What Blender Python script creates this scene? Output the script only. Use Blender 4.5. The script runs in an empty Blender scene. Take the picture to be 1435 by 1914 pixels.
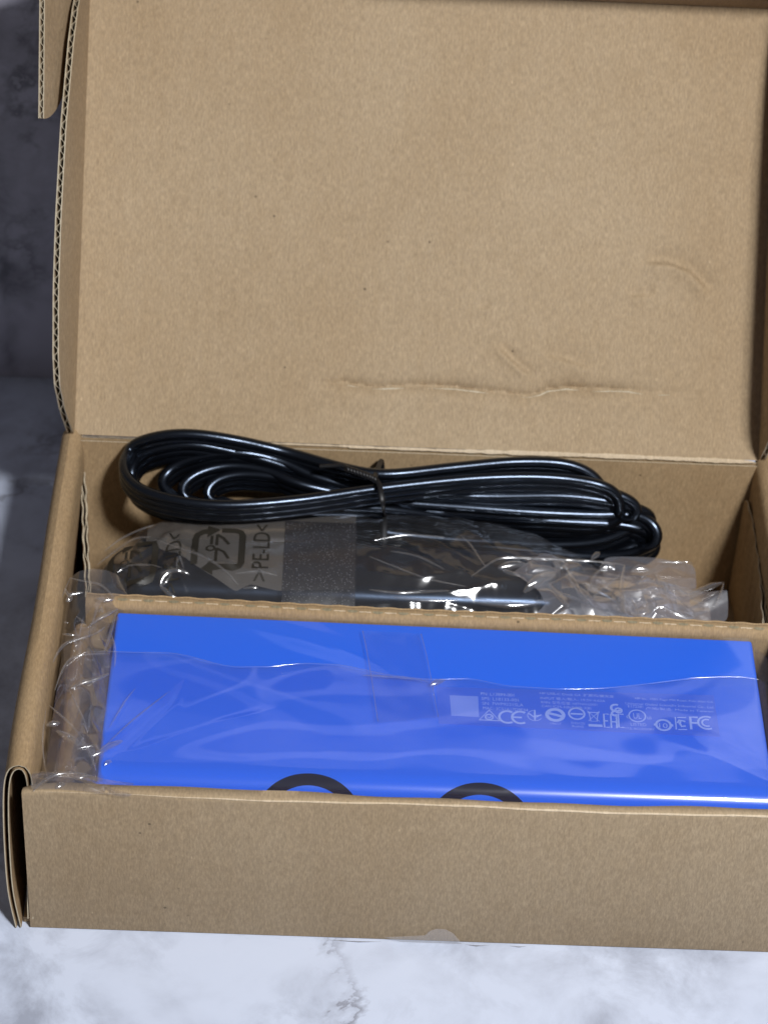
import bpy, bmesh, math, random
import numpy as np
from mathutils import Matrix, Vector

random.seed(7); rng = np.random.default_rng(11)
scene = bpy.context.scene
COL = scene.collection

# ------------------------------------------------------------------ camera
F_PX, PITCH, YAW, ROLL = 4864.0, 0.7041, 0.0305, -0.0574
CAM = np.array([109.7, -678.5, 800.2])            # millimetres
def cam_axes():
    cy, sy = math.cos(YAW), math.sin(YAW)
    fw = np.array([sy*math.cos(PITCH), cy*math.cos(PITCH), -math.sin(PITCH)])
    rt = np.array([cy, -sy, 0.0]); dn = np.cross(fw, rt)
    c, s = math.cos(ROLL), math.sin(ROLL)
    return c*rt+s*dn, -s*rt+c*dn, fw
RT, DN, FW = cam_axes()
cd = bpy.data.cameras.new('camera'); cam = bpy.data.objects.new('camera', cd); COL.objects.link(cam)
m = Matrix.Identity(4)
for i in range(3):
    m[i][0] = RT[i]; m[i][1] = -DN[i]; m[i][2] = -FW[i]; m[i][3] = CAM[i]*0.001
cam.matrix_world = m
cd.sensor_fit = 'VERTICAL'; cd.sensor_height = 24.0; cd.sensor_width = 18.0
cd.lens = F_PX/1914.0*24.0
cd.clip_start = 0.05; cd.clip_end = 20
cd.dof.use_dof = True; cd.dof.focus_distance = 1.02; cd.dof.aperture_fstop = 9.0
scene.camera = cam

# ------------------------------------------------------------------ light
w = bpy.data.worlds.new('World'); scene.world = w; w.use_nodes = True
bg = w.node_tree.nodes['Background']; bg.inputs[0].default_value = (0.95, 0.93, 1.0, 1); bg.inputs[1].default_value = 0.10
def lamp(name, loc, target, power, size, color):
    l = bpy.data.lights.new(name, 'AREA'); l.shape = 'DISK'; l.size = size; l.energy = power; l.color = color
    o = bpy.data.objects.new(name, l); COL.objects.link(o)
    o.location = Vector(loc)*0.001
    o.rotation_euler = (Vector(target)-Vector(loc)).to_track_quat('-Z', 'Y').to_euler()
    return o
lamp('key_lamp', (545, -800, 1335), (150, 120, 60), 19.5, 0.12, (0.97, 0.98, 1.0))
lamp('second_lamp', (660, -780, 1355), (150, 120, 60), 9.6, 0.10, (0.97, 0.98, 1.0))
scene.view_settings.view_transform = 'Standard'; scene.view_settings.look = 'None'
scene.view_settings.exposure = -0.04; scene.view_settings.gamma = 1.0
scene.render.engine = 'CYCLES'
scene.cycles.transparent_max_bounces = 24; scene.cycles.max_bounces = 10

# ------------------------------------------------------------------ helpers
def PX(u, v, Z=None, Y=None):
    """point of the place (mm) seen at photograph position u,v on a level Z or on an upright Y"""
    d = (u-717.5)/F_PX*RT + (v-957.0)/F_PX*DN + FW
    t = (Z-CAM[2])/d[2] if Z is not None else (Y-CAM[1])/d[1]
    return CAM+t*d
def empty(name, base, label=None, cat=None):
    o = bpy.data.objects.new(name, None); COL.objects.link(o); o.location = Vector(base)*0.001
    o.empty_display_size = 0.02; o['_b'] = [float(q) for q in base]
    if label: o['label'] = label; o['category'] = cat
    return o
def base_of(o):
    return np.array(o['_b']) if o is not None and '_b' in o else np.zeros(3)
def mk(name, V, Fs, mat, parent=None, smooth=False, mi=None, label=None, cat=None, kind=None):
    me = bpy.data.meshes.new(name)
    b = base_of(parent)
    V = (np.asarray(V, float)-b)*0.001
    me.from_pydata([tuple(p) for p in V], [], Fs)
    mats = mat if isinstance(mat, (list, tuple)) else [mat]
    for x in mats: me.materials.append(x)
    if mi is not None: me.polygons.foreach_set('material_index', mi)
    if smooth: me.polygons.foreach_set('use_smooth', [True]*len(me.polygons))
    me.update()
    o = bpy.data.objects.new(name, me); COL.objects.link(o)
    if parent is not None: o.parent = parent; o['_b'] = [float(q) for q in b]
    if label: o['label'] = label; o['category'] = cat
    if kind: o['kind'] = kind
    return o
def fixn(o):
    bm = bmesh.new(); bm.from_mesh(o.data); bmesh.ops.recalc_face_normals(bm, faces=bm.faces); bm.to_mesh(o.data); bm.free(); return o
def autosm(o, ang=35):
    o.data.polygons.foreach_set('use_smooth', [True]*len(o.data.polygons))
    bm = bmesh.new(); bm.from_mesh(o.data)
    for e in bm.edges:
        if len(e.link_faces) == 2 and e.calc_face_angle(0) > math.radians(ang): e.smooth = False
    bm.to_mesh(o.data); bm.free(); return o
def grid_faces(n, k, off=0, flip=False):
    fs = []
    for i in range(n-1):
        for j in range(k-1):
            a = off+i*k+j; q = (a, a+k, a+k+1, a+1)
            fs.append(q[::-1] if flip else q)
    return fs
def surf_normals(P):
    ds = np.gradient(P, axis=0); dt = np.gradient(P, axis=1)
    n = np.cross(ds, dt); n /= (np.linalg.norm(n, axis=2, keepdims=True)+1e-12); return n
class MB:
    def __init__(s): s.V = []; s.F = []; s.M = []
    def add(s, V, Fs, mi=0):
        o = len(s.V); s.V.extend([tuple(p) for p in V]); s.F.extend([tuple(i+o for i in f) for f in Fs]); s.M.extend([mi]*len(Fs))
    def build(s, name, mat, parent=None, **k): return mk(name, s.V, s.F, mat, parent, mi=s.M, **k)
def slab(mb, P, N, a, b, mi=0, mi_edge=None):
    """closed sheet between offsets a and b of the gridded surface P"""
    if mi_edge is None: mi_edge = mi
    n, k = P.shape[:2]
    A = (P+N*a).reshape(-1, 3); B = (P+N*b).reshape(-1, 3); q = n*k
    V = np.vstack([A, B])
    mb_off = len(mb.V)
    mb.add(V, grid_faces(n, k, 0, True)+grid_faces(n, k, q), mi)
    ring = [i*k for i in range(n)]+[(n-1)*k+j for j in range(1, k)]+[i*k+k-1 for i in range(n-2, -1, -1)]+[j for j in range(k-2, 0, -1)]
    E = []
    for i in range(len(ring)):
        x, y = ring[i], ring[(i+1) % len(ring)]
        E.append((x, y, y+q, x+q))
    mb.F.extend([tuple(i+mb_off for i in f) for f in E]); mb.M.extend([mi_edge]*len(E))
def corr(name, fun, s0, s1, ns, nt, th, parent, pitch=5.6, liner=0.45, flute=True, label=None, smooth=True, face=None):
    """corrugated board: two liners and a wavy flute between; fun(s,t)->xyz arrays, t in 0..1"""
    mb = MB()
    S, T = np.meshgrid(np.linspace(s0, s1, ns), np.linspace(0, 1, nt), indexing='ij')
    P = fun(S, T); N = surf_normals(P)
    slab(mb, P, N, th/2-liner, th/2, 0, 1); slab(mb, P, N, -th/2, -th/2+liner, 0, 1)
    if flute:
        nf = max(8, int(abs(s1-s0)/pitch*10))
        S2, T2 = np.meshgrid(np.linspace(s0, s1, nf), np.linspace(0, 1, nt), indexing='ij')
        P2 = fun(S2, T2); N2 = surf_normals(P2)
        amp = th/2-liner-0.05
        ph = 2*math.pi*(S2-s0)/pitch+0.35*np.sin(S2*0.31)
        wv = np.clip(np.sin(ph)*1.25, -1, 1)
        slab(mb, P2+N2*(wv*amp)[..., None], N2, -0.14, 0.14, 1)
    o = mb.build(name, [face or KRAFT, CUT], parent)
    if smooth: autosm(fixn(o), 40)
    return o
def extrude_x(name, prof, xs, mat, parent, wob=None, closed=True, smooth=True, ang=40):
    """closed (y,z) profile swept along x"""
    n = len(xs); k = len(prof); V = []
    for x in xs:
        for j, (y, z) in enumerate(prof):
            dy, dz = wob(x, j) if wob else (0, 0)
            V.append((x, y+dy, z+dz))
    Fs = []
    for i in range(n-1):
        for j in range(k):
            a = i*k+j; b = i*k+(j+1) % k
            Fs.append((a, a+k, b+k, b))
    Fs.append(tuple(range(k))); Fs.append(tuple(reversed(range((n-1)*k, n*k))))
    o = mk(name, V, Fs, mat, parent); fixn(o)
    return autosm(o, ang) if smooth else o
def box_pts(x0, x1, y0, y1, z0, z1):
    V = [(x, y, z) for x in (x0, x1) for y in (y0, y1) for z in (z0, z1)]
    Fs = [(0, 1, 3, 2), (4, 6, 7, 5), (0, 4, 5, 1), (2, 3, 7, 6), (0, 2, 6, 4), (1, 5, 7, 3)]
    return V, Fs
def catmull(pts, n=10, closed=False):
    pts = np.asarray(pts, float); m_ = len(pts); out = []
    for i in range(m_-1):
        p0 = pts[max(i-1, 0)]; p1 = pts[i]; p2 = pts[i+1]; p3 = pts[min(i+2, m_-1)]
        t = np.linspace(0, 1, n, endpoint=False)[:, None]
        out.append(0.5*((2*p1)+(-p0+p2)*t+(2*p0-5*p1+4*p2-p3)*t**2+(-p0+3*p1-3*p2+p3)*t**3))
    out.append(pts[-1:]); return np.vstack(out)
def resample(P, step):
    d = np.r_[0, np.cumsum(np.linalg.norm(np.diff(P, axis=0), axis=1))]
    s = np.arange(0, d[-1], step); return np.c_[[np.interp(s, d, P[:, i]) for i in range(3)]].T
def sweep(name, path, prof, up, mat, parent, cap=True, mb=None, **kw):
    """profile (a along up, b sideways) swept along a path with a fixed up axis"""
    P = np.asarray(path, float); T = np.gradient(P, axis=0); T /= np.linalg.norm(T, axis=1, keepdims=True)
    U = np.asarray(up, float)
    U = np.repeat(U[None], len(P), 0) if U.ndim == 1 else U
    S = np.cross(T, U); S /= (np.linalg.norm(S, axis=1, keepdims=True)+1e-9); U2 = np.cross(S, T)
    pr = np.asarray(prof, float); k = len(pr); n = len(P)
    V = (P[:, None]+U2[:, None]*pr[None, :, 0:1]+S[:, None]*pr[None, :, 1:2]).reshape(-1, 3)
    Fs = []
    for i in range(n-1):
        for j in range(k):
            Fs.append((i*k+j, i*k+(j+1) % k, (i+1)*k+(j+1) % k, (i+1)*k+j))
    if cap: Fs.append(tuple(range(k))[::-1]); Fs.append(tuple(range((n-1)*k, n*k)))
    if mb is not None: mb.add(V, Fs); return None
    o = mk(name, V, Fs, mat, parent, **kw); fixn(o); return autosm(o, 50)
def circ(r, n=10): return [(r*math.cos(2*math.pi*i/n), r*math.sin(2*math.pi*i/n)) for i in range(n)]
def wav(X, Y, seed, scale, n=7):
    """smooth random undulation about -1..1"""
    r = np.random.default_rng(seed); out = np.zeros_like(X, float)
    for i in range(n):
        a = r.uniform(0, 2*math.pi); f = 2*math.pi/scale*r.uniform(0.6, 1.7); p = r.uniform(0, 6.28)
        out = out+np.sin((X*math.cos(a)+Y*math.sin(a))*f+p+0.8*np.sin((X*math.sin(a)-Y*math.cos(a))*f*0.37+p*2))
    return out/math.sqrt(n)/1.2
def seg_dist(X, Y, poly):
    """signed distance (positive on the left of the polyline) and 0..1 position along it"""
    best = np.full(X.shape, 1e9); sg = np.zeros(X.shape); pos = np.zeros(X.shape)
    tot = sum(math.dist(poly[i], poly[i+1]) for i in range(len(poly)-1)); acc = 0
    for (x0, y0), (x1, y1) in zip(poly[:-1], poly[1:]):
        dx, dy = x1-x0, y1-y0; L = math.hypot(dx, dy)
        t = np.clip(((X-x0)*dx+(Y-y0)*dy)/L**2, 0, 1)
        d = np.hypot(X-x0-t*dx, Y-y0-t*dy); s = np.sign(dx*(Y-y0)-dy*(X-x0))
        k = d < best
        best = np.where(k, d, best); sg = np.where(k, s, sg); pos = np.where(k, (acc+t*L)/tot, pos); acc += L
    return best*sg, pos

# ------------------------------------------------------------------ materials
def newmat(name):
    mt = bpy.data.materials.new(name); mt.use_nodes = True
    nt = mt.node_tree; return mt, nt, nt.nodes, nt.links, nt.nodes['Principled BSDF']
def tex(nt, kind, scale=(1, 1, 1), **inp):
    tc = nt.nodes.new('ShaderNodeTexCoord'); mp = nt.nodes.new('ShaderNodeMapping'); mp.inputs['Scale'].default_value = scale
    nt.links.new(tc.outputs['Object'], mp.inputs[0])
    t = nt.nodes.new(kind); nt.links.new(mp.outputs[0], t.inputs['Vector'])
    for k, v in inp.items(): t.inputs[k].default_value = v
    return t
def ramp(nt, src, stops):
    r = nt.nodes.new('ShaderNodeValToRGB'); nt.links.new(src, r.inputs[0])
    el = r.color_ramp.elements
    while len(el) < len(stops): el.new(0.5)
    for e, (p, c) in zip(el, stops): e.position = p; e.color = c if len(c) == 4 else (*c, 1)
    return r.outputs[0]
def mix(nt, fac, a, b, mode='MIX'):
    x = nt.nodes.new('ShaderNodeMix'); x.data_type = 'RGBA'; x.blend_type = mode
    for s, v in ((x.inputs[0], fac), (x.inputs[6], a), (x.inputs[7], b)):
        if hasattr(v, 'is_linked') or hasattr(v, 'links'): nt.links.new(v, s)
        else: s.default_value = v if not isinstance(v, tuple) or len(v) == 4 else (*v, 1)
    return x.outputs[2]
def kraft(name, base, amt=1.0):
    mt, nt, N, L, b = newmat(name)
    fib = tex(nt, 'ShaderNodeTexNoise', (1500, 420, 420), Scale=1.0, Detail=4.0, Roughness=0.65)
    mot = tex(nt, 'ShaderNodeTexNoise', (260, 110, 110), Scale=1.0, Detail=6.0, Roughness=0.62)
    big = tex(nt, 'ShaderNodeTexNoise', (11, 7, 7), Scale=1.0, Detail=4.0)
    d = np.array(base)
    c1 = ramp(nt, fib.outputs[0], [(0.28, tuple(d*(1-0.21*amt))), (0.5, tuple(d)), (0.74, tuple(np.minimum(d*(1+0.27*amt), 1)))])
    c2 = ramp(nt, mot.outputs[0], [(0.3, (0.96, 0.95, 0.93)), (0.55, (1, 1, 1)), (0.75, (1.03, 1.04, 1.05))])
    c3 = ramp(nt, big.outputs[0], [(0.33, (0.93, 0.90, 0.86)), (0.67, (1.05, 1.06, 1.08))])
    c = mix(nt, 1.0, mix(nt, 1.0, c1, c2, 'MULTIPLY'), c3, 'MULTIPLY')
    sp = tex(nt, 'ShaderNodeTexVoronoi', (95, 95, 95), Scale=1.0); sp.feature = 'F1'
    s1 = ramp(nt, sp.outputs['Distance'], [(0.035, (1, 1, 1)), (0.075, (0, 0, 0))])
    gate = tex(nt, 'ShaderNodeTexNoise', (40, 40, 40), Scale=1.0, Detail=1.0)
    g1 = ramp(nt, gate.outputs[0], [(0.56, (0, 0, 0)), (0.60, (1, 1, 1))])
    c = mix(nt, mix(nt, 1.0, s1, g1, 'MULTIPLY'), c, tuple(d*0.42))
    sp2 = tex(nt, 'ShaderNodeTexVoronoi', (170, 70, 70), Scale=1.0)
    s2 = ramp(nt, sp2.outputs['Distance'], [(0.03, (0.55, 0.55, 0.55)), (0.07, (0, 0, 0))])
    g2 = ramp(nt, gate.outputs[0], [(0.40, (1, 1, 1)), (0.45, (0, 0, 0))])
    c = mix(nt, mix(nt, 1.0, s2, g2, 'MULTIPLY'), c, tuple(np.minimum(d*1.7, 1)))
    L.new(c, b.inputs['Base Color']); b.inputs['Roughness'].default_value = 0.82
    b.inputs['Specular IOR Level'].default_value = 0.22
    bp = N.new('ShaderNodeBump'); bp.inputs['Strength'].default_value = 0.16; bp.inputs['Distance'].default_value = 0.0006
    L.new(fib.outputs[0], bp.inputs['Height']); L.new(bp.outputs[0], b.inputs['Normal'])
    return mt
KRAFT = kraft('kraft_cardboard', (0.395, 0.296, 0.186))
KRAFT2 = kraft('brown_shaded_cardboard', (0.375, 0.262, 0.146))  # browner insert board; on box walls and corner flaps, darker shading painted into the colour
CUT = kraft('cut_cardboard_edge', (0.52, 0.45, 0.33), 0.6)
WORN = kraft('worn_crease_paper', (0.62, 0.50, 0.35), 0.8)
SLIT = kraft('perforation_paper', (0.30, 0.26, 0.17), 1.2)

def marble(name, seed, light=(0.63, 0.69, 0.83), dark=(0.36, 0.39, 0.475), vn=(0.30, 0.315, 0.38)):
    mt, nt, N, L, b = newmat(name)
    tc = N.new('ShaderNodeTexCoord'); mp = N.new('ShaderNodeMapping'); mp.inputs['Location'].default_value = (seed, seed*0.7, 0)
    mp.inputs['Rotation'].default_value = (0, 0, 0.5)
    L.new(tc.outputs['Object'], mp.inputs[0])
    def ns(scale, detail, rough, dist=0.0):
        t = N.new('ShaderNodeTexNoise'); t.inputs['Scale'].default_value = scale; t.inputs['Detail'].default_value = detail
        t.inputs['Roughness'].default_value = rough; t.inputs['Distortion'].default_value = dist; L.new(mp.outputs[0], t.inputs['Vector']); return t.outputs[0]
    cloud = ramp(nt, ns(30, 8, 0.66, 0.35), [(0.42, (0, 0, 0)), (0.68, (1, 1, 1))])
    patch = ramp(nt, ns(12, 4, 0.55, 0.3), [(0.36, (0, 0, 0)), (0.56, (1, 1, 1))])
    base = mix(nt, mix(nt, 1.0, cloud, patch, 'MULTIPLY'), light, dark)
    v = ns(9, 7, 0.62, 0.25)
    vein = ramp(nt, v, [(0.462, (0, 0, 0)), (0.494, (0.35, 0.35, 0.35)), (0.500, (1, 1, 1)), (0.538, (0, 0, 0))])
    gate = ramp(nt, ns(10, 2, 0.5), [(0.44, (0, 0, 0)), (0.54, (1, 1, 1))])
    col = mix(nt, mix(nt, 1.0, vein, gate, 'MULTIPLY'), base, vn)
    L.new(col, b.inputs['Base Color']); b.inputs['Roughness'].default_value = 0.42
    b.inputs['Specular IOR Level'].default_value = 0.3
    return mt
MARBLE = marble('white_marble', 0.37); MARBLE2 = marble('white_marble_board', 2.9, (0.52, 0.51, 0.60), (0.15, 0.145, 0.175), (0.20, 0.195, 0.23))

def plain(name, col, rough, spec=0.5, bump=None, coat=0.0, tint=None):
    mt, nt, N, L, b = newmat(name)
    b.inputs['Base Color'].default_value = (*col, 1); b.inputs['Roughness'].default_value = rough
    b.inputs['Specular IOR Level'].default_value = spec; b.inputs['Coat Weight'].default_value = coat
    if tint: b.inputs['Specular Tint'].default_value = (*tint, 1)
    if bump:
        t = tex(nt, 'ShaderNodeTexNoise', bump[0], Scale=1.0, Detail=4.0)
        bp = N.new('ShaderNodeBump'); bp.inputs['Strength'].default_value = bump[1]; bp.inputs['Distance'].default_value = 0.001
        L.new(t.outputs[0], bp.inputs['Height']); L.new(bp.outputs[0], b.inputs['Normal'])
    return mt
BLUE = plain('blue_glossy_sleeve', (0.018, 0.172, 0.98), 0.23, 0.7, ((9, 9, 9), 0.05))
RUBBER = plain('black_rubber', (0.002, 0.002, 0.003), 0.16, 0.4)
CORDM = plain('black_cord_vinyl', (0.003, 0.0035, 0.005), 0.25, 0.75, ((600, 600, 600), 0.04), tint=(0.62, 0.76, 1.0))
TIE = plain('black_tie_plastic', (0.006, 0.006, 0.007), 0.45)
BRICK = plain('black_adapter_plastic', (0.003, 0.0035, 0.006), 0.30, 1.0, ((250, 250, 250), 0.03), tint=(0.5, 0.68, 1.0))
INK = plain('grey_black_ink', (0.022, 0.019, 0.014), 0.5)
PRINT = plain('pale_blue_print', (0.33, 0.47, 1.0), 0.4)
QRP = plain('pale_code_patch', (0.19, 0.32, 0.96), 0.4)
LABELM = plain('violet_blue_label', (0.04, 0.158, 0.86), 0.3)

def film(name, haze, spec, rough=0.10, tint=(0.965, 0.965, 0.975), hazecol=(0.85, 0.86, 0.9), bump=None, sparkle=None):
    mt = bpy.data.materials.new(name); mt.use_nodes = True; nt = mt.node_tree; N = nt.nodes; L = nt.links; N.clear()
    out = N.new('ShaderNodeOutputMaterial'); tr = N.new('ShaderNodeBsdfTransparent'); tr.inputs[0].default_value = (*tint, 1)
    df = N.new('ShaderNodeBsdfDiffuse'); df.inputs[0].default_value = (*hazecol, 1)
    tl = N.new('ShaderNodeBsdfTranslucent'); tl.inputs[0].default_value = (*hazecol, 1)
    md = N.new('ShaderNodeMixShader'); md.inputs[0].default_value = 0.45; L.new(df.outputs[0], md.inputs[1]); L.new(tl.outputs[0], md.inputs[2])
    m1 = N.new('ShaderNodeMixShader'); m1.inputs[0].default_value = haze; L.new(tr.outputs[0], m1.inputs[1]); L.new(md.outputs[0], m1.inputs[2])
    gl = N.new('ShaderNodeBsdfGlossy'); gl.inputs['Roughness'].default_value = rough; gl.inputs[0].default_value = (1, 1, 1, 1)
    fr = N.new('ShaderNodeLayerWeight'); fr.inputs['Blend'].default_value = 0.5      # thin sheet: same reflection from both sides
    pw = N.new('ShaderNodeMath'); pw.operation = 'POWER'; pw.inputs[1].default_value = 5.0; L.new(fr.outputs['Facing'], pw.inputs[0])
    mul = N.new('ShaderNodeMath'); mul.operation = 'MULTIPLY_ADD'; mul.inputs[1].default_value = 0.8; mul.inputs[2].default_value = 0.042*spec; mul.use_clamp = True; L.new(pw.outputs[0], mul.inputs[0])
    m2 = N.new('ShaderNodeMixShader'); L.new(mul.outputs[0], m2.inputs[0]); L.new(m1.outputs[0], m2.inputs[1]); L.new(gl.outputs[0], m2.inputs[2])
    if bump:
        t = tex(nt, 'ShaderNodeTexNoise', (bump[0],)*3, Scale=1.0, Detail=3.0)
        bp = N.new('ShaderNodeBump'); bp.inputs['Strength'].default_value = bump[1]; bp.inputs['Distance'].default_value = 0.002
        L.new(t.outputs[0], bp.inputs['Height']); L.new(bp.outputs[0], gl.inputs['Normal']); L.new(bp.outputs[0], fr.inputs['Normal'])
    if sparkle:
        t = tex(nt, 'ShaderNodeTexVoronoi', (sparkle,)*3, Scale=1.0); s = ramp(nt, t.outputs['Distance'], [(0.10, (0.75, 0.75, 0.75)), (0.24, (haze, haze, haze))])
        L.new(s, m1.inputs[0])
    L.new(m2.outputs[0], out.inputs[0]); return mt
FILM = film('clear_film', 0.012, 1.9, 0.06, bump=(16, 0.08))
FILM2 = film('clear_film_second_layer', 0.045, 2.2, 0.07, hazecol=(0.42, 0.44, 0.95), bump=(14, 0.08))
CRUMP = film('crumpled_clear_film', 0.055, 5.0, 0.17, hazecol=(0.72, 0.74, 0.88), bump=(60, 0.15))
BAGF = film('hazy_adapter_film', 0.05, 2.0, 0.14, hazecol=(0.60, 0.60, 0.64), bump=(45, 0.3))
CRUMP2 = film('crumpled_hazy_film', 0.23, 8.0, 0.19, hazecol=(0.66, 0.69, 0.82), bump=(60, 0.12))
TAPE = film('clear_tape', 0.012, 1.0, 0.15)
DOUBLE = film('doubled_hazy_film', 0.30, 2.0, 0.2, hazecol=(0.42, 0.38, 0.34), bump=(45, 0.3))
TAPEB = film('speckled_tape', 0.06, 1.5, 0.3, tint=(0.52, 0.52, 0.55), hazecol=(0.42, 0.42, 0.46), sparkle=1050)
SEAL = film('torn_clear_seal', 0.26, 1.4, 0.2, hazecol=(0.78, 0.78, 0.80))

# ------------------------------------------------------------------ setting
V, Fs = box_pts(-130, 520, -230, 357, -20, 0)
mk('table_top', V, Fs, MARBLE, kind='structure')
V, Fs = box_pts(-130, 520, 357.2, 369, -20, 420)
mk('backdrop', V, Fs, MARBLE2, kind='structure')

# ------------------------------------------------------------------ cardboard box
H, D, W = 79.0, 215.0, 300.0
box = empty('cardboard_box', (150, 108, 0), 'open brown corrugated cardboard box with its lid folded back, holding the packed items', 'box')
V, Fs = box_pts(-3, 303, 3.2, 211.5, 0.4, 3.2)
mk('bottom_panel', V, Fs, KRAFT, box)
# front wall: outer panel folded over and back down inside
xs = np.linspace(0, 304, 160)
def fwob(x, j):
    k = math.exp(-max(x, 0)/7.0)
    if j in (2, 3, 4, 5): return (0.25*math.sin(x*0.045+1)+0.12*math.sin(x*0.19), 0.25*math.sin(x*0.05)-1.6*k)
    if j in (6, 7): return (0.9*math.sin(x*0.021+0.6)+0.3*math.sin(x*0.13), 0.2*math.sin(x*0.08)-3.0*k)
    return (0, 0)
extrude_x('front_wall', [(0.6, 0.3), (0, 1.2), (0, 76.6), (0.10, 78.6), (0.45, 79.1), (2.0, 79.0), (4.8, 78.4), (5.4, 77.2), (5.6, 40), (5.6, 3.4), (3.0, 3.4), (3.0, 0.3)], xs, KRAFT, box, fwob, ang=60)
def crease_strip(name, pts, wid, up, parent, mat=WORN, seed=1):
    P = resample(catmull(pts, 20), 1.0); r = np.random.default_rng(seed); mb = MB(); n = len(P)
    wv = wid*(0.75+0.35*np.convolve(r.uniform(-1, 1, n), np.ones(3)/3, 'same')); up = np.array(up, float); up /= np.linalg.norm(up)
    wv = wv*np.clip(np.minimum(np.arange(n)/(n*0.35), (n-np.arange(n))/6.0), 0.25, 1)
    T = np.gradient(P, axis=0); T /= np.linalg.norm(T, axis=1, keepdims=True); S = np.cross(T, up)
    A = P+S*wv[:, None]/2; B = P-S*wv[:, None]/2; C = P+up*0.22
    V = np.stack([A, C, B], 1).reshape(-1, 3)
    return mk(name, V, grid_faces(n, 3), mat, parent, smooth=True)
crease_strip('worn_crease', [(x, 0.05+0.25*math.sin(x*0.045+1)+0.12*math.sin(x*0.19), 78.75+0.25*math.sin(x*0.05)-1.6*math.exp(-x/7)) for x in np.linspace(9, 302, 60)], 1.0, (0, -0.7, 0.7), box, seed=3)
# left and right rolled side walls
def roll_wall(side):
    pts = np.array([(-4.6, 1.0), (-7.0, 20), (-7.6, 42), (-7.4, 62), (-6.6, 74), (-4.9, 80.2), (-2.0, 82.4), (0.6, 81.0), (2.1, 76), (2.3, 62), (1.2, 40), (0.4, 22), (0.2, 6)])
    pr = catmull(np.c_[pts, np.zeros(len(pts))], 6)[:, :2]
    d = np.r_[0, np.cumsum(np.linalg.norm(np.diff(pr, axis=0), axis=1))]; d /= d[-1]
    def f(s, t):
        X = np.interp(t, d, pr[:, 0]); Z = np.interp(t, d, pr[:, 1])
        y0 = 9.5*np.clip(Z/80, 0, 1)**1.2-0.5
        Yv = y0+(216.5-y0)*s
        bul = 1-0.25*s+0.10*np.sin(s*9)*(1-s)
        X = np.where(X < 0, X*bul-s*1.0, X*(1.0)+0.25*np.sin(s*7+Z*0.05))
        Z = Z-1.5*s*np.clip(Z/80, 0, 1)+0.35*np.sin(s*11)*np.clip((Z-60)/20, 0, 1)
        if side > 0: X = 300-X+2.5
        return np.stack([X, Yv, Z], -1)
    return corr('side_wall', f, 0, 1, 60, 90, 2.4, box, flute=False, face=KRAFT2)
roll_wall(-1); roll_wall(1)
# back wall
def fb(s, t): return np.stack([s, 213.4+0.5*np.sin(s*0.02)*np.sin(t*3.1), 0.6+t*(H-1.6)], -1)
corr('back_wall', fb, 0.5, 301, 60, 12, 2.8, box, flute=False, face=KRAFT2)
# flaps folded forward from the back corners
def corner_flap(pts, zt, dip):
    P = catmull([(x, y, 0) for x, y in pts], 16); d = np.r_[0, np.cumsum(np.linalg.norm(np.diff(P, axis=0), axis=1))]; L_ = d[-1]
    def f(s, t):
        X = np.interp(s, d, P[:, 0]); Yv = np.interp(s, d, P[:, 1])
        top = zt-dip*np.exp(-s/2.5)+0.35*np.sin(s*0.33)+0.2*np.sin(s*1.1)
        X = X+0.25*np.sin(s*0.5)*t
        return np.stack([X, Yv, 4+t*(top-4)], -1)
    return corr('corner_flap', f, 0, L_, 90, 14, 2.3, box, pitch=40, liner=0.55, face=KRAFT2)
pL = [PX(154, 870, 63), PX(158, 930, 63), PX(160, 1000, 63), PX(163, 1060, 63), PX(166, 1115, 63)]
corner_flap([(p[0], min(p[1], 211.5)) for p in pL], 63, 2.5)
pR = [PX(1396, 928, 63), PX(1407, 965, 63), PX(1416, 1020, 63), PX(1424, 1090, 63), PX(1430, 1180, 63)]
corner_flap([(p[0], min(p[1], 211.5)) for p in pR], 63, 2.5)

# lid ------------------------------------------------------------------
PHI = math.radians(38.99); O = np.array([0, D, H]); EU = np.array([0, math.sin(PHI), math.cos(PHI)]); EN = np.array([0, -math.cos(PHI), math.sin(PHI)])
LL = 199.0
def lidp(x, u, n): 
    x = np.asarray(x, float); return O+np.stack([x, 0*x, 0*x], -1)+np.asarray(u)[..., None]*EU+np.asarray(n)[..., None]*EN
def LID(u, v):
    d = (u-717.5)/F_PX*RT+(v-957.0)/F_PX*DN+FW; t = np.dot(O-CAM, EN)/np.dot(d, EN); p = CAM+t*d-O
    return (p[0], float(np.dot(p, EU)))
crack = [LID(*p) for p in ((575, 713), (610, 716), (640, 713), (690, 722), (730, 721), (780, 719), (850, 722), (900, 728), (985, 738), (1010, 733), (1025, 726), (1060, 722), (1110, 726), (1165, 726), (1215, 733), (1265, 733), (1310, 741))]
dent1 = [LID(*p) for p in ((1190, 488), (1250, 490), (1290, 505), (1318, 535), (1325, 560))]
dent2 = [LID(*p) for p in ((925, 640), (950, 665), (975, 688), (1000, 702))]
dent3 = [LID(*p) for p in ((890, 575), (920, 570))]
dent4 = [LID(*p) for p in ((1170, 552), (1225, 550))]
dent5 = [LID(*p) for p in ((1010, 660), (1060, 672), (1110, 690))]
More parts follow.
